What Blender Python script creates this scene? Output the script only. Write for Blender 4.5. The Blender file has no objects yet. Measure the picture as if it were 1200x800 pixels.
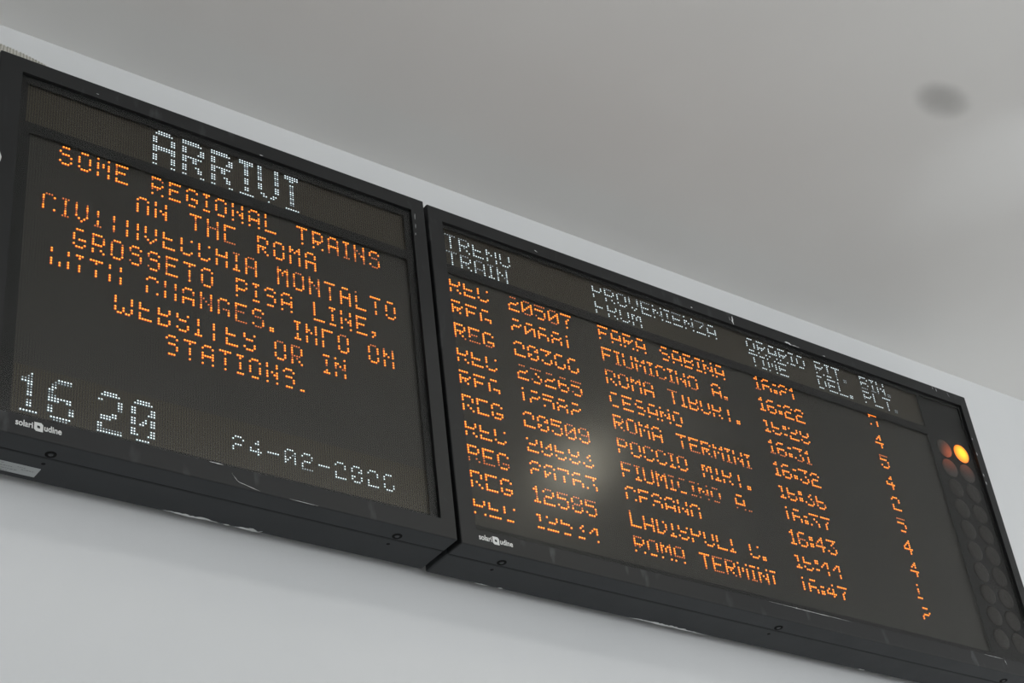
import bpy, bmesh, math, random
from mathutils import Matrix, Vector

random.seed(7)
SC = bpy.context.scene
COL = SC.collection
ZO = 3.4                      # height of the boards' lower edge above the floor

# ------------------------------------------------------------------ camera
cam_d = bpy.data.cameras.new('camera')
cam = bpy.data.objects.new('camera', cam_d)
COL.objects.link(cam)
SC.camera = cam
RX = ((0.81367604, -0.57118827, -0.10811475),      # camera right
      (0.25986245, 0.52366158, -0.81134611),       # camera down
      (0.52000270, 0.63207793, 0.57448123))        # camera forward
CP = Vector((-2.004445, -2.719813, -1.845543 + ZO))
r, d, f = (Vector(v) for v in RX)
M = Matrix((r, -d, -f)).transposed().to_4x4()
M.translation = CP
cam.matrix_world = M
cam_d.sensor_fit = 'HORIZONTAL'
cam_d.sensor_width = 36.0
cam_d.lens = 36.0 * 1986.283 / 1200.0
cam_d.clip_start = 0.05
cam_d.clip_end = 200

# ------------------------------------------------------------------ light
SC.view_settings.view_transform = 'Standard'
SC.view_settings.look = 'None'
SC.view_settings.gamma = 1.0
SC.view_settings.use_curve_mapping = False
SC.view_settings.exposure = 0.0

w = bpy.data.worlds.new('daylight')
SC.world = w
w.use_nodes = True
bg = w.node_tree.nodes['Background']
bg.inputs['Color'].default_value = (0.965, 0.985, 1.0, 1)
bg.inputs['Strength'].default_value = 1.80


def area(name, loc, target, sx, sy, power, color):
    l = bpy.data.lights.new(name, 'AREA')
    l.shape = 'RECTANGLE'
    l.size, l.size_y = sx, sy
    l.energy = power
    l.color = color
    o = bpy.data.objects.new(name, l)
    COL.objects.link(o)
    o.location = loc
    dv = Vector(target) - Vector(loc)
    o.rotation_euler = dv.to_track_quat('-Z', 'Y').to_euler()
    return o


# ceiling strip lamp of the hall, in front of the boards
area('strip_lamp', (0.1, -1.92, 1.22 + ZO), (0.1, 0.2, -0.1 + ZO), 2.2, 0.36, 9, (1.0, 0.985, 0.96))
# lamp beside the boards, out of the frame to the upper right
sp = bpy.data.lights.new('spot_lamp', 'SPOT')
sp.energy = 7.5
sp.color = (1.0, 0.94, 0.76)
sp.spot_size = math.radians(44)
sp.spot_blend = 0.6
sp.shadow_soft_size = 0.09
so = bpy.data.objects.new('spot_lamp', sp)
COL.objects.link(so)
so.location = (1.395, -1.137, 1.190 + ZO)
so.rotation_euler = (Vector((0.39, 0, 0.31 + ZO)) - so.location).to_track_quat('-Z', 'Y').to_euler()

# added unseen spot for the patch of reflected light on the ceiling at right
s2 = bpy.data.lights.new('ceiling_patch_spot', 'SPOT')
s2.energy = 6.5
s2.color = (0.88, 0.95, 1.0)
s2.spot_size = math.radians(24)
s2.spot_blend = 1.0
s2.shadow_soft_size = 0.03
s2o = bpy.data.objects.new('ceiling_patch_spot', s2)
COL.objects.link(s2o)
s2o.location = (1.74, -1.55, 0.30 + ZO)
s2o.rotation_euler = (Vector((1.60, -0.66, 1.29 + ZO)) - s2o.location).to_track_quat('-Z', 'Y').to_euler()


# ------------------------------------------------------------------ materials
def new_mat(name):
    m = bpy.data.materials.new(name)
    m.use_nodes = True
    nt = m.node_tree
    b = nt.nodes['Principled BSDF']
    return m, nt, b


def N(nt, t, **kw):
    n = nt.nodes.new(t)
    for k, v in kw.items():
        setattr(n, k, v)
    return n


def L(nt, a, b):
    nt.links.new(a, b)


def mathn(nt, op, a, b=None, clamp=False):
    n = N(nt, 'ShaderNodeMath', operation=op, use_clamp=clamp)
    for i, v in enumerate((a, b)):
        if v is None:
            continue
        if hasattr(v, 'is_linked'):
            L(nt, v, n.inputs[i])
        else:
            n.inputs[i].default_value = v
    return n.outputs[0]


def mixc(nt, fac, a, b):
    n = N(nt, 'ShaderNodeMix', data_type='RGBA')
    L(nt, fac, n.inputs[0]) if hasattr(fac, 'is_linked') else setattr(n.inputs[0], 'default_value', fac)
    for i, v in ((6, a), (7, b)):
        if hasattr(v, 'is_linked'):
            L(nt, v, n.inputs[i])
        else:
            n.inputs[i].default_value = (*v, 1)
    return n.outputs[2]


def noise(nt, scale, detail=3.0, rough=0.55, coord=None):
    n = N(nt, 'ShaderNodeTexNoise')
    n.inputs['Scale'].default_value = scale
    n.inputs['Detail'].default_value = detail
    n.inputs['Roughness'].default_value = rough
    if coord is not None:
        L(nt, coord, n.inputs['Vector'])
    return n.outputs['Fac']


def obj_coord(nt):
    return N(nt, 'ShaderNodeTexCoord').outputs['Object']


def ramp(nt, fac, lo, hi):
    n = N(nt, 'ShaderNodeMapRange')
    n.inputs['From Min'].default_value = lo
    n.inputs['From Max'].default_value = hi
    L(nt, fac, n.inputs['Value'])
    return n.outputs[0]


def plain(name, col, rough=0.5, metal=0.0, spec=0.5):
    m, nt, b = new_mat(name)
    b.inputs['Base Color'].default_value = (*col, 1)
    b.inputs['Roughness'].default_value = rough
    b.inputs['Metallic'].default_value = metal
    b.inputs['Specular IOR Level'].default_value = spec
    return m


# wall paint
M_WALL, nt, b = new_mat('wall_paint')
oc = obj_coord(nt)
fac = ramp(nt, noise(nt, 1.3, 4, 0.6, oc), 0.3, 0.7)
b_col = mixc(nt, fac, (0.645, 0.66, 0.668), (0.68, 0.692, 0.698))
L(nt, b_col, b.inputs['Base Color'])
b.inputs['Roughness'].default_value = 0.75
bp = N(nt, 'ShaderNodeBump')
bp.inputs['Strength'].default_value = 0.05
L(nt, noise(nt, 40, 4, 0.6, oc), bp.inputs['Height'])
L(nt, bp.outputs[0], b.inputs['Normal'])

# ceiling paint with one soft grey patch
M_CEIL, nt, b = new_mat('ceiling_paint')
oc = obj_coord(nt)
sep = N(nt, 'ShaderNodeSeparateXYZ')
L(nt, oc, sep.inputs[0])
dx = mathn(nt, 'DIVIDE', mathn(nt, 'SUBTRACT', sep.outputs[0], 1.240), 0.098)
dy = mathn(nt, 'DIVIDE', mathn(nt, 'SUBTRACT', sep.outputs[1], -0.780), 0.060)
rr = mathn(nt, 'ADD', mathn(nt, 'MULTIPLY', dx, dx), mathn(nt, 'MULTIPLY', dy, dy))
rr = mathn(nt, 'ADD', rr, mathn(nt, 'MULTIPLY', mathn(nt, 'SUBTRACT', noise(nt, 9, 2, 0.5, oc), 0.5), 0.8))
sm = N(nt, 'ShaderNodeMapRange', interpolation_type='SMOOTHERSTEP')
sm.inputs['From Min'].default_value = -0.55
sm.inputs['From Max'].default_value = 1.6
sm.inputs['To Min'].default_value = 1.0
sm.inputs['To Max'].default_value = 0.0
L(nt, rr, sm.inputs['Value'])
fac = ramp(nt, noise(nt, 1.1, 3, 0.55, oc), 0.3, 0.7)
base = mixc(nt, fac, (0.77, 0.76, 0.74), (0.81, 0.805, 0.785))
col = mixc(nt, mathn(nt, 'MULTIPLY', sm.outputs[0], 0.62), base, (0.27, 0.27, 0.26))
L(nt, col, b.inputs['Base Color'])
b.inputs['Roughness'].default_value = 0.85

M_FLOOR, nt, b = new_mat('floor_stone')
oc = obj_coord(nt)
bk = N(nt, 'ShaderNodeTexBrick')
bk.offset = 0.0
bk.inputs['Scale'].default_value = 1.0
bk.inputs['Brick Width'].default_value = 0.6
bk.inputs['Row Height'].default_value = 0.6
bk.inputs['Mortar Size'].default_value = 0.006
bk.inputs['Color1'].default_value = (0.42, 0.41, 0.39, 1)
bk.inputs['Color2'].default_value = (0.38, 0.37, 0.36, 1)
bk.inputs['Mortar'].default_value = (0.2, 0.2, 0.2, 1)
L(nt, oc, bk.inputs['Vector'])
L(nt, bk.outputs['Color'], b.inputs['Base Color'])
b.inputs['Roughness'].default_value = 0.5


def painted(name, c0, c1, rough, wipes=False):
    m, nt, b = new_mat(name)
    oc = obj_coord(nt)
    f1 = ramp(nt, noise(nt, 7, 5, 0.62, oc), 0.42, 0.75)
    cc = mixc(nt, f1, c0, c1)
    if wipes:                               # dusty finger wipes across the paint
        mp_ = N(nt, 'ShaderNodeMapping')
        mp_.inputs['Scale'].default_value = (26, 1, 9)
        mp_.inputs['Rotation'].default_value = (0, 0.25, 0)
        L(nt, oc, mp_.inputs['Vector'])
        f2 = ramp(nt, noise(nt, 1.0, 3, 0.5, mp_.outputs[0]), 0.60, 0.82)
        f3 = ramp(nt, noise(nt, 4.5, 2, 0.5, oc), 0.40, 0.60)
        cc = mixc(nt, mathn(nt, 'MULTIPLY', mathn(nt, 'MULTIPLY', f2, f3), 0.8), cc, (0.085, 0.089, 0.092))
    L(nt, cc, b.inputs['Base Color'])
    L(nt, mathn(nt, 'ADD', mathn(nt, 'MULTIPLY', f1, 0.12), rough), b.inputs['Roughness'])
    b.inputs['Specular IOR Level'].default_value = 0.35
    return m


M_FRAME = painted('frame_paint', (0.0082, 0.0090, 0.0094), (0.0150, 0.0160, 0.0165), 0.5, True)
M_CASE = painted('case_paint', (0.021, 0.0235, 0.0255), (0.027, 0.030, 0.032), 0.55)
M_SEAL = plain('seal_rubber', (0.004, 0.004, 0.004), 0.8, 0, 0.1)
M_BACK = plain('black_mask', (0.0095, 0.0100, 0.0100), 0.7, 0, 0.2)
M_WHITE = plain('white_print', (0.62, 0.63, 0.62), 0.6)
M_CHIP = plain('bare_primer', (0.60, 0.61, 0.61), 0.7)
M_SCREW = plain('dark_screw', (0.05, 0.053, 0.056), 0.4, 0.6)
M_RING = plain('black_recess', (0.003, 0.003, 0.003), 0.7, 0, 0.1)
M_STICK = plain('sticker_paper', (0.40, 0.42, 0.42), 0.6)
M_INK = plain('faded_ink', (0.24, 0.25, 0.255), 0.7)
M_STEEL = plain('bracket_steel', (0.25, 0.25, 0.26), 0.45, 0.8)
M_TAPE = plain('yellow_tape', (0.42, 0.36, 0.12), 0.5)


def led_panel_mat(name, lens, gap, pitch):
    """unlit LED raster: dark lenses on a darker board"""
    m, nt, b = new_mat(name)
    oc = obj_coord(nt)
    sep = N(nt, 'ShaderNodeSeparateXYZ')
    L(nt, oc, sep.inputs[0])
    dd = []
    for ax, p in ((0, pitch[0]), (2, pitch[1])):
        t = mathn(nt, 'FRACT', mathn(nt, 'DIVIDE', sep.outputs[ax], p))
        t = mathn(nt, 'ABSOLUTE', mathn(nt, 'SUBTRACT', t, 0.5))
        dd.append(mathn(nt, 'MULTIPLY', t, t))
    r2 = mathn(nt, 'ADD', dd[0], mathn(nt, 'MULTIPLY', dd[1], 0.28))
    mask = ramp(nt, r2, 0.16, 0.09)
    tone = ramp(nt, noise(nt, 4, 3, 0.5, oc), 0.3, 0.7)
    lens2 = tuple(v * 1.18 for v in lens)
    L(nt, mixc(nt, mask, gap, mixc(nt, tone, lens, lens2)), b.inputs['Base Color'])
    b.inputs['Roughness'].default_value = 0.55
    b.inputs['Specular IOR Level'].default_value = 0.3
    return m


M_HEAD = led_panel_mat('header_raster', (0.036, 0.030, 0.0195), (0.011, 0.010, 0.008), (0.0063, 0.0068))
M_MSG = led_panel_mat('message_raster', (0.0235, 0.0225, 0.0185), (0.012, 0.0115, 0.010), (0.0063, 0.0068))
M_CLK = led_panel_mat('clock_raster', (0.036, 0.030, 0.0175), (0.011, 0.010, 0.007), (0.0061, 0.0065))

# dusty acrylic pane
M_GLASS = bpy.data.materials.new('clear_pane')
M_GLASS.use_nodes = True
nt = M_GLASS.node_tree
nt.nodes.remove(nt.nodes['Principled BSDF'])
out = nt.nodes['Material Output']
tr = N(nt, 'ShaderNodeBsdfTransparent')
tr.inputs[0].default_value = (0.97, 0.97, 0.965, 1)
gl = N(nt, 'ShaderNodeBsdfGlossy')
oc = obj_coord(nt)
gl.inputs['Roughness'].default_value = 0.20
gl.inputs['Color'].default_value = (1, 1, 1, 1)
fr = N(nt, 'ShaderNodeLayerWeight')
fr.inputs['Blend'].default_value = 0.5
mx = N(nt, 'ShaderNodeMixShader')
L(nt, mathn(nt, 'ADD', mathn(nt, 'MULTIPLY', mathn(nt, 'POWER', fr.outputs['Facing'], 4.0), 0.12), 0.008), mx.inputs[0])
L(nt, tr.outputs[0], mx.inputs[1])
L(nt, gl.outputs[0], mx.inputs[2])
df = N(nt, 'ShaderNodeBsdfDiffuse')
df.inputs['Color'].default_value = (0.5, 0.5, 0.48, 1)
mx2 = N(nt, 'ShaderNodeMixShader')
dust = ramp(nt, noise(nt, 6, 5, 0.65, oc), 0.45, 0.85)
L(nt, mathn(nt, 'ADD', mathn(nt, 'MULTIPLY', dust, 0.006), 0.0015), mx2.inputs[0])
L(nt, mx.outputs[0], mx2.inputs[1])
L(nt, df.outputs[0], mx2.inputs[2])
L(nt, mx2.outputs[0], out.inputs['Surface'])


def emit(name, col, s):
    m, nt, b = new_mat(name)
    b.inputs['Base Color'].default_value = (0.02, 0.02, 0.02, 1)
    b.inputs['Emission Color'].default_value = (*col, 1)
    b.inputs['Emission Strength'].default_value = s
    return m


AMB = [emit('amber_led_core', (1.0, 0.35, 0.030), 2.9), emit('amber_led_rim', (1.0, 0.14, 0.003), 0.85),
       emit('amber_led_core_dim', (1.0, 0.32, 0.06), 1.4), emit('amber_led_rim_dim', (1.0, 0.13, 0.006), 0.30)]
WHT = [emit('white_led_core', (0.86, 0.97, 1.0), 1.6), emit('white_led_rim', (0.45, 0.72, 0.85), 0.12),
       emit('white_led_core_dim', (0.82, 0.95, 1.0), 0.75), emit('white_led_rim_dim', (0.45, 0.72, 0.85), 0.06)]

# conduit
M_COND, nt, b = new_mat('conduit_plastic')
b.inputs['Base Color'].default_value = (0.50, 0.49, 0.44, 1)
b.inputs['Roughness'].default_value = 0.5


# ------------------------------------------------------------------ mesh helpers
def obj(name, bm, mats, parent=None, smooth=False):
    me = bpy.data.meshes.new(name)
    bm.normal_update()
    bm.to_mesh(me)
    bm.free()
    for m in (mats if isinstance(mats, (list, tuple)) else [mats]):
        me.materials.append(m)
    if smooth:
        for p in me.polygons:
            p.use_smooth = True
    o = bpy.data.objects.new(name, me)
    COL.objects.link(o)
    if parent is not None:
        o.parent = parent
    return o


def tag(o, label, cat, group=None):
    o['label'] = label
    o['category'] = cat
    if group:
        o['group'] = group


def empty(name, loc, label, cat, group=None):
    o = bpy.data.objects.new(name, None)
    COL.objects.link(o)
    o.location = loc
    o.empty_display_size = 0.05
    tag(o, label, cat, group)
    return o


def add_box(bm, x0, x1, y0, y1, z0, z1, bev=0.0, seg=2):
    r = bmesh.ops.create_cube(bm, size=1.0)
    vs = r['verts']
    for v in vs:
        v.co = Vector((x0 + (v.co.x + .5) * (x1 - x0), y0 + (v.co.y + .5) * (y1 - y0), z0 + (v.co.z + .5) * (z1 - z0)))
    if bev > 0:
        es = list({e for v in vs for e in v.link_edges})
        bmesh.ops.bevel(bm, geom=es, offset=bev, segments=seg, profile=0.5, affect='EDGES')


def quad(bm, pts):
    return bm.faces.new([bm.verts.new(p) for p in pts])


def ring_frame(x0, x1, z0, z1, wx0, wx1, wz0, wz1, y0, y1, bev):
    """rectangular door frame with a window, front at y0"""
    bm = bmesh.new()
    def rect(ax0, ax1, az0, az1, y):
        return [bm.verts.new((x, y, z)) for x, z in ((ax0, az0), (ax1, az0), (ax1, az1), (ax0, az1))]
    o0 = rect(x0, x1, z0, z1, y0); o1 = rect(x0, x1, z0, z1, y1)
    i0 = rect(wx0, wx1, wz0, wz1, y0); i1 = rect(wx0, wx1, wz0, wz1, y1)
    for k in range(4):
        j = (k + 1) % 4
        bm.faces.new((o0[k], o0[j], i0[j], i0[k]))
        bm.faces.new((o1[j], o1[k], i1[k], i1[j]))
        bm.faces.new((o0[j], o0[k], o1[k], o1[j]))
        bm.faces.new((i0[k], i0[j], i1[j], i1[k]))
    bmesh.ops.recalc_face_normals(bm, faces=bm.faces)
    es = [e for e in bm.edges if all(v in o0 for v in e.verts) or (e.verts[0] in o0 and e.verts[1] in o1) or (e.verts[1] in o0 and e.verts[0] in o1)]
    bmesh.ops.bevel(bm, geom=es, offset=bev, segments=3, profile=0.5, affect='EDGES')
    return bm


# ------------------------------------------------------------------ room
ROOM_X0, ROOM_X1, ROOM_Y0 = -7.0, 8.0, -8.0
WALL_Y, CEIL_Z = 0.18, 1.268 + ZO


def struct(name, bm, m):
    o = obj(name, bm, m)
    o['kind'] = 'structure'
    return o


bm = bmesh.new(); add_box(bm, ROOM_X0, ROOM_X1, WALL_Y, WALL_Y + 0.25, -0.2, CEIL_Z + 0.2)
struct('wall_back', bm, M_WALL)
bm = bmesh.new(); add_box(bm, ROOM_X0, ROOM_X1, ROOM_Y0, WALL_Y, CEIL_Z, CEIL_Z + 0.2)
struct('ceiling', bm, M_CEIL)
bm = bmesh.new(); add_box(bm, ROOM_X0, ROOM_X1, ROOM_Y0, WALL_Y, -0.2, 0.0)
struct('floor', bm, M_FLOOR)

bm = bmesh.new(); add_box(bm, -3.45, -3.2, ROOM_Y0, WALL_Y, 0.0, CEIL_Z)  # unseen wall, added to block world light from the left
struct('light_block_left', bm, M_WALL)

# ------------------------------------------------------------------ LED glyphs
def G(s):
    return s.split()


F8 = {
 'S': G('.111. 1...1 1.... .111. ....1 ....1 1...1 .111.'), 'O': G('.111. 1...1 1...1 1...1 1...1 1...1 1...1 .111.'),
 'M': G('1...1 11.11 1.1.1 1.1.1 1...1 1...1 1...1 1...1'), 'E': G('11111 1.... 1.... 1111. 1.... 1.... 1.... 11111'),
 'R': G('1111. 1...1 1...1 1...1 1111. 1.1.. 1..1. 1...1'), 'G': G('.111. 1...1 1.... 1.... 1.111 1...1 1...1 .111.'),
 'I': G('111 .1. .1. .1. .1. .1. .1. 111'), 'N': G('1...1 1...1 11..1 1.1.1 1..11 1...1 1...1 1...1'),
 'A': G('.111. 1...1 1...1 1...1 11111 1...1 1...1 1...1'), 'L': G('1.... 1.... 1.... 1.... 1.... 1.... 1.... 11111'),
 'T': G('11111 ..1.. ..1.. ..1.. ..1.. ..1.. ..1.. ..1..'), 'H': G('1...1 1...1 1...1 11111 1...1 1...1 1...1 1...1'),
 'C': G('.111. 1...1 1.... 1.... 1.... 1.... 1...1 .111.'), 'V': G('1...1 1...1 1...1 1...1 1...1 1...1 .1.1. ..1..'),
 'P': G('1111. 1...1 1...1 1...1 1111. 1.... 1.... 1....'), 'F': G('11111 1.... 1.... 1.... 1111. 1.... 1.... 1....'),
 'W': G('1.....1 1.....1 1.....1 1.....1 1.....1 1..1..1 1..1..1 .11.11.'), 'B': G('1111. 1...1 1...1 1111. 1...1 1...1 1...1 1111.'),
 '.': G('.. .. .. .. .. .. 11 11'), ',': G('.. .. .. .. .. 11 .1 1.'),
}
F7 = {
 'A': G('.111. 1...1 1...1 1...1 11111 1...1 1...1'), 'B': G('1111. 1...1 1...1 1111. 1...1 1...1 1111.'),
 'C': G('.111. 1...1 1.... 1.... 1.... 1...1 .111.'), 'D': G('111.. 1..1. 1...1 1...1 1...1 1..1. 111..'),
 'E': G('11111 1.... 1.... 1111. 1.... 1.... 11111'), 'F': G('11111 1.... 1.... 1111. 1.... 1.... 1....'),
 'G': G('.111. 1...1 1.... 1.... 1.111 1...1 .111.'), 'I': G('111 .1. .1. .1. .1. .1. 111'),
 'L': G('1.... 1.... 1.... 1.... 1.... 1.... 11111'), 'M': G('1...1 11.11 1.1.1 1.1.1 1...1 1...1 1...1'),
 'N': G('1...1 1...1 11..1 1.1.1 1..11 1...1 1...1'), 'O': G('.111. 1...1 1...1 1...1 1...1 1...1 .111.'),
 'P': G('1111. 1...1 1...1 1111. 1.... 1.... 1....'), 'R': G('1111. 1...1 1...1 1111. 1.1.. 1..1. 1...1'),
 'S': G('.111. 1...1 1.... .111. ....1 1...1 .111.'), 'T': G('11111 ..1.. ..1.. ..1.. ..1.. ..1.. ..1..'),
 'U': G('1...1 1...1 1...1 1...1 1...1 1...1 .111.'), 'V': G('1...1 1...1 1...1 1...1 .1.1. .1.1. ..1..'),
 'Z': G('11111 ....1 ...1. ..1.. .1... 1.... 11111'), '0': G('.111. 1...1 1..11 1.1.1 11..1 1...1 .111.'),
 '1': G('.1. 11. .1. .1. .1. .1. 111'), '2': G('.111. 1...1 ....1 .111. 1.... 1.... 11111'),
 '3': G('11111 ...1. ..1.. ...1. ....1 1...1 .111.'), '4': G('...1. ..11. .1.1. 1..1. 11111 ...1. ...1.'),
 '5': G('11111 1.... 1111. ....1 ....1 1...1 .111.'), '6': G('.111. 1.... 1.... 1111. 1...1 1...1 .111.'),
 '7': G('11111 ....1 ...1. ..1.. ..1.. ..1.. ..1..'), '8': G('.111. 1...1 1...1 .111. 1...1 1...1 .111.'),
 '9': G('.111. 1...1 1...1 .1111 ....1 1...1 .111.'), ':': G('.. 11 11 .. 11 11 ..'),
 '.': G('.. .. .. .. .. 11 11'), '-': G('..... ..... ..... 11111 ..... ..... .....'),
}
F16 = {
 'A': G('..11111.. .1111111. 11.....11 11.....11 11.....11 11.....11 11.....11 111111111 111111111 11.....11 11.....11 11.....11 11.....11 11.....11 11.....11 11.....11'),
 'R': G('1111111.. 11111111. 11.....11 11.....11 11.....11 11....111 11111111. 11111111. 11..11... 11..11... 11...11.. 11...11.. 11....11. 11....11. 11.....11 11.....11'),
 'I': G('111111 111111 ..11.. ..11.. ..11.. ..11.. ..11.. ..11.. ..11.. ..11.. ..11.. ..11.. ..11.. ..11.. 111111 111111'),
 'V': G('11.....11 11.....11 11.....11 11.....11 11.....11 11.....11 11.....11 11.....11 11.....11 11.....11 11.....11 .11...11. .11...11. ..11.11.. ...111... ....1....'),
 '1': G('...1.. ..11.. 1111.. 1111.. ..11.. ..11.. ..11.. ..11.. ..11.. ..11.. ..11.. ..11.. ..11.. ..11.. 111111 111111'),
 '6': G('...11111. ..111111. .11...... .11...... 11....... 11....... 111..... 11111111. 1111..11. 11.....11 11.....11 11.....11 11.....11 11.....11 .1111111. ..11111..'),
 '2': G('..11111.. .1111111. 11.....11 11.....11 .......11 .......11 .......11 ......11. .....11.. .111111.. .1111.... 11....... 11....... 11....... 111111111 111111111'),
 '0': G('..11111.. .1111111. 11.....11 11.....11 11.....11 11....111 11...1.11 11...1.11 11..11.11 11.11..11 111....11 11.....11 11.....11 111...111 .1111111. ..11111..'),
}

LED_Y = 0.0150       # front of the lit lenses


def led_bm():
    return bmesh.new()


def add_led(bm, x, z, pitch, dim, big):
    """one LED: a low rim cone and a domed core (material slots 0-3)"""
    ro = pitch * (0.50 if not dim else 0.42)
    ri = pitch * ((0.285 if not dim else 0.22) * big)
    k = 8
    y0, y1, y2 = LED_Y + 0.0022, LED_Y + 0.0006, LED_Y
    a = [bm.verts.new((x + ro * math.cos(t), y0, z + ro * math.sin(t))) for t in [2 * math.pi * i / k for i in range(k)]]
    c = [bm.verts.new((x + ri * math.cos(t), y1, z + ri * math.sin(t))) for t in [2 * math.pi * i / k for i in range(k)]]
    e = bm.verts.new((x, y2, z))
    for i in range(k):
        j = (i + 1) % k
        fc = bm.faces.new((a[i], a[j], c[j], c[i])); fc.material_index = 3 if dim else 1
        fc = bm.faces.new((c[i], c[j], e)); fc.material_index = 2 if dim else 0


def led_text(name, parent, org, text, font, x0, z0, px, pz, levels, mats, gap=1, space=5, big=1.0, xs=None):
    """LED lettering on a panel. levels: one digit per row (0 off, 1 weak, 2 bright) as the scan lit them"""
    bm = led_bm()
    cx = 0
    for ci, ch in enumerate(text):
        if ch == ' ':
            cx += space + gap
            continue
        g = font[ch]
        bx = (xs[ci] if xs else x0 + cx * px)
        lv = levels[ci] if isinstance(levels, (list, tuple)) else levels
        for ri, row in enumerate(g):
            l = int(lv[ri % len(lv)])
            if l == 0:
                continue
            for k, v in enumerate(row):
                if v == '1':
                    add_led(bm, bx + k * px - org[0], z0 - ri * pz - org[2], min(px, pz), l == 1, big)
        cx += len(g[0]) + gap
    for v in bm.verts:
        v.co.y -= org[1]
    bmesh.ops.recalc_face_normals(bm, faces=bm.faces)
    return obj(name, bm, mats, parent)


# ------------------------------------------------------------------ display boards
FRAME_D, GROOVE_D, CASE_D = 0.0545, 0.0580, 0.1520


def board(label, x0, x1, z0, z1, win, screws, holes, openings):
    org = Vector(((x0 + x1) / 2, 0.076, z0))
    root = empty('departure_board', (org.x, org.y, org.z + ZO), label, 'display board', None)

    def loc(bm):
        bmesh.ops.translate(bm, verts=bm.verts, vec=-org)
        return bm

    bm = bmesh.new(); add_box(bm, x0, x1, GROOVE_D, CASE_D, z0, z1, 0.004)
    case = obj('housing', loc(bm), M_CASE, root)
    bm = bmesh.new(); add_box(bm, x0 + 0.004, x1 - 0.004, FRAME_D - 0.001, GROOVE_D + 0.001, z0 + 0.0045, z1 - 0.004)
    obj('rubber_seal', loc(bm), M_SEAL, root)
    bm = ring_frame(x0, x1, z0, z1, *win, 0.0, FRAME_D, 0.0035)
    frame = obj('door_frame', loc(bm), [M_FRAME, M_CASE], root)
    for p in frame.data.polygons:            # door underside painted lighter: light from below put into its colour
        if p.normal.z < -0.75 and p.center.z < 0.01:
            p.material_index = 1
    wx0, wx1, wz0, wz1 = win
    bm = bmesh.new(); add_box(bm, wx0 - 0.004, wx1 + 0.004, 0.0225, 0.0295, wz0 - 0.004, wz1 + 0.004)
    obj('back_plate', loc(bm), M_BACK, root)
    # black print behind the pane, with windows for the LED fields
    gx = sorted({wx0 - 0.001, wx1 + 0.001} | {v for o in openings for v in o[:2]})
    gz = sorted({wz0 - 0.001, wz1 + 0.001} | {v for o in openings for v in o[2:]})
    bm = bmesh.new()
    gv = {}
    for ix, x in enumerate(gx):
        for iz, z in enumerate(gz):
            gv[ix, iz] = bm.verts.new((x, 0.0094, z))
    for ix in range(len(gx) - 1):
        for iz in range(len(gz) - 1):
            mx_, mz_ = (gx[ix] + gx[ix + 1]) / 2, (gz[iz] + gz[iz + 1]) / 2
            if any(o[0] < mx_ < o[1] and o[2] < mz_ < o[3] for o in openings):
                continue
            bm.faces.new((gv[ix, iz], gv[ix + 1, iz], gv[ix + 1, iz + 1], gv[ix, iz + 1]))
    bm.normal_update()
    bmesh.ops.solidify(bm, geom=bm.faces[:], thickness=0.0006)
    ymin = min(v.co.y for v in bm.verts)
    bmesh.ops.translate(bm, verts=bm.verts, vec=(0, 0.0096 - ymin, 0))
    bmesh.ops.recalc_face_normals(bm, faces=bm.faces)
    obj('black_mask', loc(bm), M_BACK, root)
    bm = bmesh.new(); add_box(bm, wx0 - 0.0005, wx1 + 0.0005, 0.0064, 0.0092, wz0 - 0.0005, wz1 + 0.0005)
    obj('glass_pane', loc(bm), M_GLASS, root)
    for sx in screws:
        bm = bmesh.new()
        y = 0.0405
        k = 20
        prof = [(0.0118, -0.0002), (0.0114, -0.0010), (0.0060, -0.0010), (0.0056, -0.0002)]
        rings = [[bm.verts.new((sx + rr * math.cos(2 * math.pi * i / k), y + rr * math.sin(2 * math.pi * i / k), z0 + zz)) for i in range(k)] for rr, zz in prof]
        for a, bq in zip(rings, rings[1:]):
            for i in range(k):
                bm.faces.new((a[i], a[(i + 1) % k], bq[(i + 1) % k], bq[i]))
        s = obj('lock_ring', loc(bm), M_RING, root)
        bm = bmesh.new()
        cap = [(0.0052, -0.0002), (0.0050, -0.0012), (0.0042, -0.0016)]
        rings = [[bm.verts.new((sx + rr * math.cos(2 * math.pi * i / k), y + rr * math.sin(2 * math.pi * i / k), z0 + zz)) for i in range(k)] for rr, zz in cap]
        for a, bq in zip(rings, rings[1:]):
            for i in range(k):
                bm.faces.new((a[i], a[(i + 1) % k], bq[(i + 1) % k], bq[i]))
        bm.faces.new(rings[-1])
        bmesh.ops.recalc_face_normals(bm, faces=bm.faces)
        obj('lock_screw', loc(bm), M_SCREW, s)
    for hx in holes:
        bm = bmesh.new()
        bmesh.ops.create_circle(bm, cap_ends=True, radius=0.0045, segments=14)
        for v in bm.verts:
            v.co = Vector((hx + v.co.x, 0.0787 + v.co.y, z0 - 0.0004))
        obj('drain_hole', loc(bm), M_RING, root)
    # steel brackets to the wall, behind the case
    for bx in (x0 + 0.18, x1 - 0.18):
        bm = bmesh.new()
        add_box(bm, bx - 0.02, bx + 0.02, CASE_D - 0.001, WALL_Y, z0 + 0.30, z0 + 0.70, 0.002)
        obj('wall_bracket', loc(bm), M_STEEL, root)

    def panel(name, px0, px1, pz0, pz1, m):
        bm = bmesh.new(); add_box(bm, px0, px1, 0.0172, 0.0224, pz0, pz1)
        return obj(name, loc(bm), m, root)

    return root, org, loc, panel, frame, case


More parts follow.
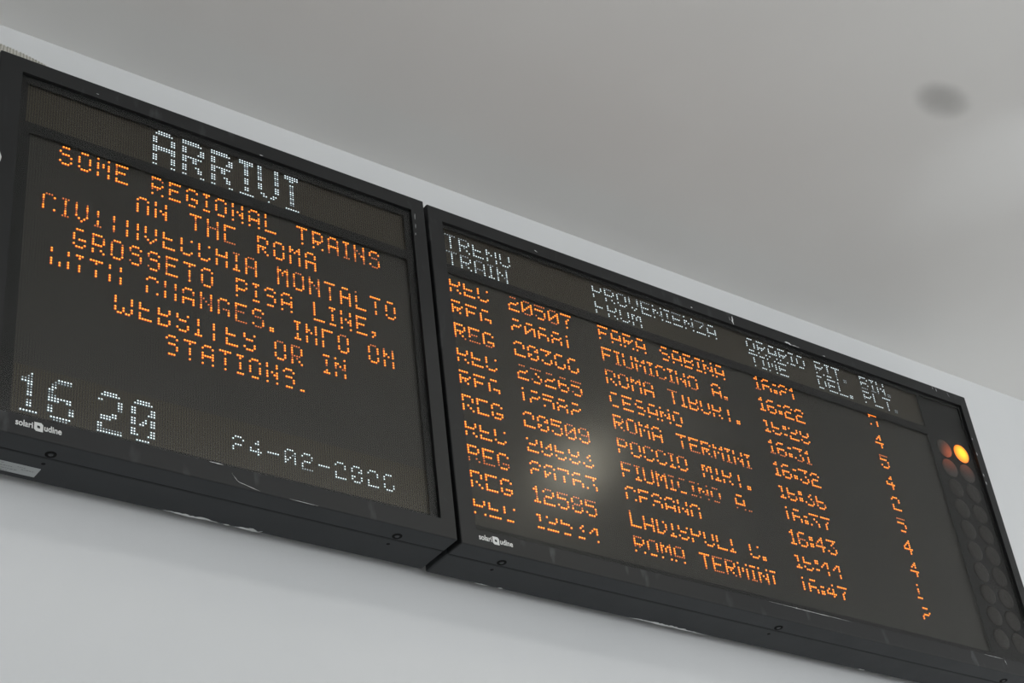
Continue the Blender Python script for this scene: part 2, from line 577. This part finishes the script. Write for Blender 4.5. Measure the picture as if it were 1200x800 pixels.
def logo(org, parent, x0, zb, xh, width):
    """the maker's mark: lower-case words either side of a square emblem"""
    bm_all = bmesh.new()

    def word(txt, xa, xb):
        cu = bpy.data.curves.new('lettering', 'FONT')
        cu.body = txt
        cu.size = 1.0
        cu.offset = 0.025
        cu.extrude = 0.0
        ob = bpy.data.objects.new('lettering', cu)
        COL.objects.link(ob)
        bpy.context.view_layer.update()
        me = bpy.data.meshes.new_from_object(ob)
        COL.objects.unlink(ob)
        bpy.data.objects.remove(ob)
        xs = [v.co.x for v in me.vertices]
        lo, hi = min(xs), max(xs)
        t = bmesh.new(); t.from_mesh(me)
        sc = xh / 0.53
        for v in t.verts:
            v.co = Vector((xa + (v.co.x - lo) / (hi - lo) * (xb - xa), -0.0006, zb + v.co.y * sc))
        t.to_mesh(me); t.free()
        bm_all.from_mesh(me)
        bpy.data.meshes.remove(me)

    def slab(pts):
        fcs = bm_all.faces.new([bm_all.verts.new((x, -0.0006, z)) for x, z in pts])
        return fcs

    W = width
    word('solari', x0, x0 + W * 0.375)
    word('udine', x0 + W * 0.62, x0 + W)
    ex0, ex1 = x0 + W * 0.40, x0 + W * 0.595
    ez0 = zb - xh * 0.42
    ez1 = ez0 + (ex1 - ex0) * 1.10
    c = (ex1 - ex0) * 0.22
    outer = [(ex0, ez0 + c), (ex0 + c, ez0), (ex1, ez0), (ex1, ez1 - c), (ex1 - c, ez1), (ex0, ez1)]
    mx_, mz_ = (ex0 + ex1) / 2, (ez0 + ez1) / 2
    h = (ex1 - ex0) * 0.17
    hole = [(mx_ - h, mz_ - h * .4), (mx_ - h * .4, mz_ - h), (mx_ + h, mz_ - h), (mx_ + h, mz_ + h * .4), (mx_ + h * .4, mz_ + h), (mx_ - h, mz_ + h)]
    for i in range(6):
        j = (i + 1) % 6
        slab([outer[i], outer[j], hole[j], hole[i]])
    bmesh.ops.recalc_face_normals(bm_all, faces=bm_all.faces)
    bmesh.ops.translate(bm_all, verts=bm_all.verts, vec=-org)
    o = obj('maker_mark', bm_all, M_WHITE, parent)
    o['label'] = 'white printed maker mark on the lower frame'
    return o


def chips(org, parent, strokes, name='paint_chip'):
    """irregular bare patches where the black paint has come off; strokes on the front ('f') or underside ('u')"""
    rnd = random.Random(3)
    for face, zlev, pts, wid in strokes:
        bm = bmesh.new()
        # pts: centre line in the plane; jagged outline either side
        n = max(3, int(sum((Vector(a) - Vector(b_)).length for a, b_ in zip(pts, pts[1:])) / 0.006))
        line = []
        seglen = [(Vector(a) - Vector(b_)).length for a, b_ in zip(pts, pts[1:])]
        tot = sum(seglen)
        for i in range(n + 1):
            t = tot * i / n
            k = 0
            while k < len(seglen) - 1 and t > seglen[k]:
                t -= seglen[k]; k += 1
            a, b_ = Vector(pts[k]), Vector(pts[k + 1])
            q = a.lerp(b_, min(1, t / max(seglen[k], 1e-6)))
            line.append((q, (b_ - a).normalized()))
        L1, L2 = [], []
        for i, (q, dr) in enumerate(line):
            nn = Vector((-dr.y, dr.x))
            taper = min(1.0, 2.5 * min(i, n - i) / n + 0.15)
            w1 = wid * taper * rnd.uniform(0.35, 1.1); w2 = wid * taper * rnd.uniform(0.2, 1.0)
            for lst, s in ((L1, w1), (L2, -w2)):
                p = q + nn * s
                co = (p.x, -0.0004, p.y) if face == 'f' else (p.x, p.y, zlev - 0.0004)
                lst.append(bm.verts.new(co))
        for i in range(n):
            bm.faces.new((L1[i], L1[i + 1], L2[i + 1], L2[i]))
        bmesh.ops.recalc_face_normals(bm, faces=bm.faces)
        bmesh.ops.translate(bm, verts=bm.verts, vec=-org)
        o = obj(name, bm, M_CHIP, parent)
        o['label'] = 'pale chip where the black paint is worn off'


# ---------- the message board (left)
B1 = board('left display board with ARRIVI heading, orange service message and 16 20 clock', -1.128, 0.0, 0.0, 1.0,
           (-1.075, -0.0405, 0.047, 0.956), (-0.944, -0.136), (-0.9435, -0.136),
           ((-1.0565, -0.0605, 0.8215, 0.9350), (-1.0440, -0.0605, 0.0580, 0.7915)))
root1, org1, loc1, panel1, frame1, case1 = B1
root1.name = 'arrivals_message_board'

hp = panel1('header_panel', -1.060, -0.0520, 0.8190, 0.9500, M_HEAD)
mp = panel1('message_panel', -1.060, -0.0520, 0.1790, 0.8150, M_MSG)
cp = panel1('clock_panel', -1.060, -0.0520, 0.0520, 0.1790, M_CLK)

led_text('headline', hp, org1, 'ARRIVI', F16, 0, 0.9352, 0.00655, 0.00687,
         ['2202220222022202', '2202220222022202', '2202220222022202', '2221222022202202', '2212122022202202', '2220211221212102'],
         WHT, xs=[-0.7478, -0.6727, -0.5979, -0.5230, -0.4732, -0.3992])

A8 = dict(font=F8, pz=0.0068, mats=AMB, gap=2, space=5)
for name, text, x0, z0, px, lv in (
    ('message_word', 'SOME', -0.9700, 0.7885, 0.00635, ['20222022', '20222022', '20222022', '21122022']),
    ('message_word', 'REGIONAL', -0.7487, 0.7880, 0.00620, ['21022102'] + ['22022202'] * 7),
    ('message_word', 'TRAINS', -0.3712, 0.7850, 0.00616, ['22122202', '22122202', '22112211', '22112211', '22112211', '22211221']),
    ('message_word', 'ON', -0.7838, 0.7145, 0.00630, '22022220'),
    ('message_word', 'THE', -0.6526, 0.7145, 0.00620, ['22112220', '22112222', '22202221']),
    ('message_word', 'ROMA', -0.4791, 0.7138, 0.00610, '22202222'),
    ('message_word', 'CIVITAVECCHIA', -1.0018, 0.6405, 0.00628,
     ['12211220', '12211221', '12211222', '02210221', '02210221'] + ['02220222'] * 6 + ['12220222', '12221222']),
    ('message_word', 'MONTALTO', -0.4286, 0.6400, 0.00605, ['12211222'] * 3 + ['20221122', '20222222', '10222022', '20222022', '20222022']),
    ('message_word', 'GROSSETO', -0.9287, 0.5677, 0.00621, ['20222022', '21222022', '21222122', '22122212', '22122212', '21122112', '22022212', '22022212']),
    ('message_word', 'PISA', -0.5373, 0.5675, 0.00613, '22022202'),
    ('message_word', 'LINE,', -0.3350, 0.5669, 0.00610, ['22222202', '22022202', '22022202', '22122202', '22222222']),
    ('message_word', 'WITH', -0.9766, 0.4955, 0.00630, '22002220'),
    ('message_word', 'CHANGES.', -0.7574, 0.4958, 0.00620, ['22002220', '22102220', '22102220', '22111220', '22111220', '22111221', '22211221', '22222222']),
    ('message_word', 'INFO', -0.3888, 0.4955, 0.00610, ['22220222', '22220222', '22220222', '12220222']),
    ('message_word', 'ON', -0.1905, 0.4930, 0.00600, '12220222'),
    ('message_word', 'WEBSITES', -0.8292, 0.4245, 0.00630, '02220222'),
    ('message_word', 'OR', -0.4423, 0.4238, 0.00610, ['12220222', '12221122']),
    ('message_word', 'IN', -0.3157, 0.4230, 0.00610, '20221022'),
    ('message_word', 'STATIONS.', -0.7092, 0.3532, 0.00610, '22022202'),
):
    led_text(name, mp, org1, text, x0=x0, z0=z0, px=px, levels=lv, **A8)

W7 = dict(font=F7, mats=WHT)
led_text('clock_digits', cp, org1, '16', F16, 0, 0.1614, 0.0064, 0.0064, ['2112211220122020', '2112211220122021'], WHT, xs=[-1.0208, -0.9640])
led_text('clock_digits', cp, org1, '20', F16, 0, 0.1630, 0.0062, 0.0064, ['2202221022202212', '2202220222022202'], WHT, xs=[-0.8582, -0.7852])
led_text('date_digits', cp, org1, '24-02-2026', F7, -0.5532, 0.1376, 0.0060, 0.00655,
         ['2202220', '2202220', '2202220', '2212220', '2212221', '2222222'] + ['2220222'] * 4, WHT, gap=2)

logo(org1, frame1, -1.0345, 0.0228, 0.0105, 0.0945)
chips(org1, frame1, [
    ('f', 0, [(-1.1115, 0.700), (-1.1085, 0.680), (-1.1110, 0.666)], 0.0035),
    ('f', 0, [(-1.1170, 0.693), (-1.1160, 0.655)], 0.0035),
    ('f', 0, [(-0.0312, 0.9467), (-0.0322, 0.925)], 0.0006),
    ('f', 0, [(-0.0322, 0.912), (-0.0330, 0.895)], 0.0007),
    ('f', 0, [(-0.0345, 0.882), (-0.0352, 0.873)], 0.0008),
    ('f', 0, [(-0.618, 0.0462), (-0.585, 0.0462)], 0.0010),
    ('f', 0, [(-0.566, 0.031), (-0.552, 0.014), (-0.50, 0.003)], 0.0007),
    ('f', 0, [(-0.43, 0.0022), (-0.36, 0.0012)], 0.0006),
    ('f', 0, [(-0.478, 0.958), (-0.468, 0.959)], 0.0022),
    ('f', 0, [(-0.90, 0.968), (-0.893, 0.968)], 0.0008),
])
chips(org1, case1, [
    ('u', 0, [(-0.652, 0.1460), (-0.62, 0.1450), (-0.59, 0.1465), (-0.557, 0.1440), (-0.5224, 0.1475)], 0.0052),
    ('u', 0, [(-0.510, 0.1475), (-0.495, 0.1485)], 0.0035),
    ('u', 0, [(-0.483, 0.1475), (-0.4606, 0.1455), (-0.440, 0.1465), (-0.425, 0.1490), (-0.4185, 0.1415)], 0.0055),
    ('u', 0, [(-0.452, 0.1405), (-0.438, 0.1425)], 0.003),
    ('u', 0, [(-0.862, 0.1495), (-0.855, 0.1505)], 0.001),
    ('u', 0, [(-0.78, 0.1505), (-0.762, 0.1510)], 0.001),
    ('u', 0, [(-0.09, 0.1505), (-0.086, 0.1505)], 0.002),
])
# paper label on the underside
bm = bmesh.new()
quad(bm, [(-1.116, 0.0985, -0.0004), (-0.9395, 0.0992, -0.0004), (-0.9405, 0.1345, -0.0004), (-1.116, 0.1340, -0.0004)])
bmesh.ops.translate(bm, verts=bm.verts, vec=-org1)
st = obj('paper_sticker', bm, M_STICK, case1)
st['label'] = 'pale paper sticker with faded print on the underside'
bm = bmesh.new()
rnd = random.Random(5)
for ya, xa, xb in ((0.1035, -1.05, -1.018), (0.112, -1.075, -0.995), (0.121, -1.06, -0.985), (0.129, -1.07, -1.0), (0.107, -0.985, -0.972), (0.114, -0.975, -0.952)):
    x = xa
    while x < xb:
        wd = rnd.uniform(0.002, 0.007)
        quad(bm, [(x, ya, -0.0008), (x + wd, ya, -0.0008), (x + wd, ya + 0.0028, -0.0008), (x, ya + 0.0028, -0.0008)])
        x += wd + 0.0016
bmesh.ops.translate(bm, verts=bm.verts, vec=-org1)
obj('faded_print', bm, M_INK, st)

# ---------- the train list board (right)
B2 = board('right display board listing ten arriving trains in orange under white column headings', 0.010, 2.079, -0.0046, 0.9956,
           (0.0541, 2.0454, 0.0415, 0.9535), (0.1486, 1.0238, 1.90), (0.147, 1.024),
           ((0.0620, 1.8430, 0.8240, 0.9420), (0.0615, 1.8420, 0.0600, 0.7960), (1.8560, 2.0400, 0.0520, 0.9440)))
root2, org2, loc2, panel2, frame2, case2 = B2
root2.name = 'arrivals_list_board'

hp = panel2('header_panel', 0.0570, 1.8520, 0.8215, 0.9500, M_HEAD)
tp = panel2('train_panel', 0.0570, 1.8520, 0.0520, 0.8200, M_MSG)
lp = panel2('lamp_panel', 1.8540, 2.0440, 0.0460, 0.9500, M_BACK)

for text, x0, z0, lv in (
    ('TRENO', 0.0707, 0.9293, ['1222122', '1222122', '0222122', '0222022', '0222022']),
    ('TRAIN', 0.0705, 0.8736, '1222122'),
    ('PROVENIENZA', 0.5546, 0.9330, ['0222022', '1222022', '1222022', '1221022', '1222122', '2022102', '2022102', '1022102', '2022102', '1122002', '2022202']),
    ('FROM', 0.5554, 0.8794, '0222022'),
    ('ORARIO', 1.1235, 0.9350, '2022202'),
    ('TIME', 1.1257, 0.8819, '2022202'),
    ('RIT.', 1.4031, 0.9370, ['2022102', '2222102', '2222112', '2222211']),
    ('DEL.', 1.4002, 0.8834, ['2022202', '2022202', '2122202', '2222222']),
    ('BIN.', 1.5958, 0.9401, ['2202201', '2202211', '2202221', '2222211']),
    ('PLT.', 1.5952, 0.8865, ['2022102', '2222202', '2022212', '2222211']),
):
    led_text('column_heading', hp, org2, text, F7, x0, z0, 0.0072, 0.00675, lv, WHT)

ROWS = (
    ('REG', '0222022', '20507', ['1022212', '1222221', '1022212', '1222221', '2022202'], 'FARA SABINA', '2022202', '16:21', ['2202221', '2202220', '2202220', '2202220', '2202220'], '5', '2202220'),
    ('REG', '2022220', '20681', '2022220', 'FIUMICINO A.', ['2122221', '2122221'] + ['2202221'] * 10, '16:22', '2202222', '4', '2220222'),
    ('REG', ['2222221', '2221201', '2222221'], '20366', '2220222', 'ROMA TIBURT.', ['1220222'] * 4 + ['2'] + ['1222122', '0222122', '0222122'] + ['0222022'] * 3 + ['2222222'], '16:28', '0222022', '5', '1122122'),
    ('REG', '0222022', '23265', ['1022212', '1022212', '1022202', '1022212', '1022212'], 'CESANO', '2022202', '16:31', '2202221', '4', '2202222'),
    ('REG', '2022220', '12582', '2022220', 'ROMA TERMINI', ['2122221', '2122221', '2202222', '2202222', '2'] + ['2202221'] * 7, '16:32', '2202222', '2', '2220222'),
    ('REG', '2220222', '20509', ['2220222', '2220222', '2122122', '1222122', '1221122'], 'POGGIO MIRT.', ['1222022'] * 6 + ['2'] + ['0222022'] * 4 + ['2222222'], '16:36', ['0222022', '0222122', '2222222', '0222122', '0222122'], '5', '1022202'),
    ('REG', '0222022', '20683', '0222022', 'FIUMICINO A.', ['1222022', '1222022', '1222122', '1222122', '1022112', '1022102', '1022101', '1022101', '1022101', '2', '2022201', '0000001'], '16:37', '2022220', '4', '2222222'),
    ('REG', ['2222011', '2222111', '2222112'], '20763', '2202220', 'CESANO', '2202220', '16:43', ['2221222', '2221222', '2222222', '2221222', '2221222'], '4', '2220222'),
    ('REG', '2220222', '12585', ['2221122', '1222122', '1222122', '1221122', '1222122'], 'LADISPOLI C.', ['1222222', '0221222', '0222122'] + ['0222022'] * 8 + ['2222222'], '16:44', '0222022', '1', '2022102'),
    ('REG', '0222002', '12534', '0222002', 'ROMA TERMINI', ['1222102'] * 4 + ['2'] + ['2222221', '1222221', '1222221'] + ['2022221'] * 3 + ['2022220'], '16:47', ['2022220', '2022220', '2022220', '2022220', '2022220'], '2', '2022220'),
)
P2, Z2, DZ = 0.0072, 0.00675, 0.0719
for i, (cat, lc, num, ln, org_, lo, tim, lt, plat, lpv) in enumerate(ROWS):
    k = dict(px=P2, pz=Z2, mats=AMB)
    led_text('train_category', tp, org2, cat, F7, 0.0700, 0.7855 - DZ * i, levels=lc, **k)
    led_text('train_number', tp, org2, num, F7, 0.2534, 0.7890 - DZ * i, levels=ln, **k)
    led_text('origin_name', tp, org2, org_, F7, 0.5520, 0.7915 - 0.07185 * i, levels=lo, **k)
    led_text('arrival_time', tp, org2, tim, F7, 1.1222, 0.7978 - DZ * i, levels=lt, px=0.0074, pz=Z2, mats=AMB)
    led_text('platform_number', tp, org2, plat, F7, 1.5918, 0.8008 - 0.07185 * i, levels=lpv, **k)

# two columns of round departure lamps, one of them lit
M_LAMP_OFF = plain('frosted_lamp', (0.0235, 0.0215, 0.0200), 0.6, 0, 0.2)
M_LAMP_CUP = plain('lamp_cup', (0.006, 0.006, 0.006), 0.7, 0, 0.2)
M_LAMP_ON, nt, b = new_mat('amber_lamp_lit')
oc = obj_coord(nt)
lw = N(nt, 'ShaderNodeVectorMath', operation='LENGTH')
L(nt, oc, lw.inputs[0])
cr = N(nt, 'ShaderNodeValToRGB')
cr.color_ramp.elements[0].position = 0.30
cr.color_ramp.elements[0].color = (1.0, 0.62, 0.03, 1)
cr.color_ramp.elements[1].position = 1.0
cr.color_ramp.elements[1].color = (0.85, 0.12, 0.004, 1)
L(nt, mathn(nt, 'DIVIDE', lw.outputs['Value'], 0.034), cr.inputs[0])
L(nt, cr.outputs[0], b.inputs['Emission Color'])
b.inputs['Emission Strength'].default_value = 1.7
b.inputs['Base Color'].default_value = (0.1, 0.05, 0.01, 1)


def lamp_painted_spill(name, hx, hz, s):
    """an unlit lamp with the light of the lit one put into its emission on one side"""
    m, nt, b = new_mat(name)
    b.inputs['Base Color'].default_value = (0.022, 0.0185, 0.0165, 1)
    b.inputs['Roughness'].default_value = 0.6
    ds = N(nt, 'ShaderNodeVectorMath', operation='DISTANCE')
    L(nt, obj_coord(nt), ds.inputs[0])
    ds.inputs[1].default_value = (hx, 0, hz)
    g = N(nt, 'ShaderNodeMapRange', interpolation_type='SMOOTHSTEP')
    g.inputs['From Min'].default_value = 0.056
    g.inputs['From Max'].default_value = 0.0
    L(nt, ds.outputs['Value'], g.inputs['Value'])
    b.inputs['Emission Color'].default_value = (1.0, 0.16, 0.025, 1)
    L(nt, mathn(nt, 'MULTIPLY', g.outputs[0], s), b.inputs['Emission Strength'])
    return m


PAINTED_SPILL = {(0, 0): lamp_painted_spill('lamp_spill_side', 0.024, -0.020, 0.42), (1, 0): lamp_painted_spill('lamp_spill_top', 0.0, 0.030, 0.14),
        (1, 1): lamp_painted_spill('lamp_spill_top_weak', 0.0, 0.030, 0.09)}  # light of the lit lamp painted onto its unlit neighbours


def lamp(cx, cz, lit, mat=None):
    bm = bmesh.new()
    R_, k, n = 0.0325, 28, 6
    rings = []
    for j in range(n):
        t = j / n * math.pi / 2
        rr, yy = R_ * math.cos(t), -0.0055 * math.sin(t)
        rings.append([bm.verts.new((rr * math.cos(2 * math.pi * i / k), yy, rr * math.sin(2 * math.pi * i / k))) for i in range(k)])
    for a, c in zip(rings, rings[1:]):
        for i in range(k):
            bm.faces.new((a[i], a[(i + 1) % k], c[(i + 1) % k], c[i]))
    e = bm.verts.new((0, -0.0055, 0))
    for i in range(k):
        bm.faces.new((rings[-1][i], rings[-1][(i + 1) % k], e))
    bmesh.ops.recalc_face_normals(bm, faces=bm.faces)
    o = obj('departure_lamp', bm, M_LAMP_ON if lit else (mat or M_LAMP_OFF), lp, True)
    o.location = Vector((cx, 0.0171, cz)) - org2
    if lit:
        o['label'] = 'lit amber lamp'
    return o


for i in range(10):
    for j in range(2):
        lamp(1.9150 + 0.0790 * j, 0.7675 - 0.0722 * i, i == 0 and j == 1, PAINTED_SPILL.get((i, j)))

logo(org2, frame2, 0.0600, 0.0165, 0.0105, 0.0950)
chips(org2, frame2, [
    ('f', 0, [(1.0690, 0.985), (1.0665, 0.970), (1.0680, 0.954)], 0.0046),
    ('f', 0, [(1.055, 0.979), (1.058, 0.965)], 0.0008),
    ('f', 0, [(1.272, 0.957), (1.285, 0.9575), (1.298, 0.9535)], 0.0055),
    ('f', 0, [(1.296, 0.9560), (1.332, 0.9545)], 0.0014),
    ('f', 0, [(1.428, 0.9565), (1.440, 0.957)], 0.0013),
    ('f', 0, [(0.905, 0.962), (0.912, 0.963)], 0.0022),
    ('f', 0, [(0.352, 0.967), (0.362, 0.963)], 0.0016),
    ('f', 0, [(1.922, 0.991), (1.924, 0.980)], 0.0012),
    ('f', 0, [(1.937, 0.990), (1.941, 0.976)], 0.0012),
    ('f', 0, [(1.990, 0.988), (1.998, 0.972)], 0.0010),
    ('f', 0, [(2.0490, 0.832), (2.0495, 0.824)], 0.0015),
    ('f', 0, [(2.0490, 0.778), (2.0498, 0.766)], 0.0018),
    ('f', 0, [(2.0490, 0.700), (2.0500, 0.688)], 0.0022),
    ('f', 0, [(2.0490, 0.672), (2.0515, 0.660)], 0.0024),
    ('f', 0, [(0.965, 0.0398), (1.10, 0.0392), (1.26, 0.0390)], 0.0008),
    ('f', 0, [(1.060, 0.0400), (1.066, 0.0398)], 0.0022),
    ('f', 0, [(1.79, 0.0395), (1.87, 0.0390)], 0.0008),
    ('f', 0, [(1.876, 0.038), (1.880, 0.020)], 0.0010),
])
chips(org2, case2, [
    ('u', -0.0046, [(0.145, 0.1485), (0.183, 0.1483)], 0.0028),
    ('u', -0.0046, [(0.212, 0.1475), (0.226, 0.1475)], 0.0035),
    ('u', -0.0046, [(0.612, 0.1480), (0.66, 0.1455), (0.70, 0.1465), (0.76, 0.1460), (0.81, 0.1480), (0.866, 0.1500)], 0.0052),
    ('u', -0.0046, [(1.42, 0.1455), (1.445, 0.1465)], 0.004),
])

# ------------------------------------------------------------------ ribbed conduit on top of the left board
path = [Vector(p) for p in ((-1.55, 0.075, 1.16), (-1.40, 0.070, 1.105), (-1.25, 0.066, 1.060), (-1.13, 0.064, 1.044), (-1.06, 0.066, 1.039), (-1.00, 0.074, 1.034), (-0.95, 0.092, 1.031), (-0.91, 0.115, 1.031), (-0.89, 0.150, 1.031), (-0.885, 0.1795, 1.031))]


def catmull(pts, n):
    out_ = []
    P_ = [pts[0] * 2 - pts[1]] + pts + [pts[-1] * 2 - pts[-2]]
    for i in range(1, len(P_) - 2):
        for j in range(n):
            t = j / n
            a, b_, c, d_ = P_[i - 1], P_[i], P_[i + 1], P_[i + 2]
            out_.append(0.5 * ((2 * b_) + (c - a) * t + (2 * a - 5 * b_ + 4 * c - d_) * t * t + (3 * b_ - a - 3 * c + d_) * t ** 3))
    out_.append(pts[-1])
    return out_


cl = catmull(path, 34)
bm = bmesh.new()
prev = None
dist_ = 0.0
for i, p in enumerate(cl):
    tdir = (cl[min(i + 1, len(cl) - 1)] - cl[max(i - 1, 0)]).normalized()
    if i:
        dist_ += (p - cl[i - 1]).length
    sd = tdir.cross(Vector((0, 0, 1))).normalized()
    up = sd.cross(tdir)
    rad = 0.0275 + 0.0016 * (1 if (dist_ / 0.0075) % 1 < 0.5 else -1)
    ring = [bm.verts.new(p + (sd * math.cos(2 * math.pi * q / 16) + up * math.sin(2 * math.pi * q / 16)) * rad) for q in range(16)]
    if prev:
        for q in range(16):
            bm.faces.new((prev[q], prev[(q + 1) % 16], ring[(q + 1) % 16], ring[q]))
    prev = ring
bmesh.ops.recalc_face_normals(bm, faces=bm.faces)
base = Vector((-1.06, 0.066, 1.0))
bmesh.ops.translate(bm, verts=bm.verts, vec=-base)
cd = obj('cable_conduit', bm, M_COND)
cd.location = base + Vector((0, 0, ZO))
tag(cd, 'grey ribbed flexible conduit lying on top of the left board', 'conduit')
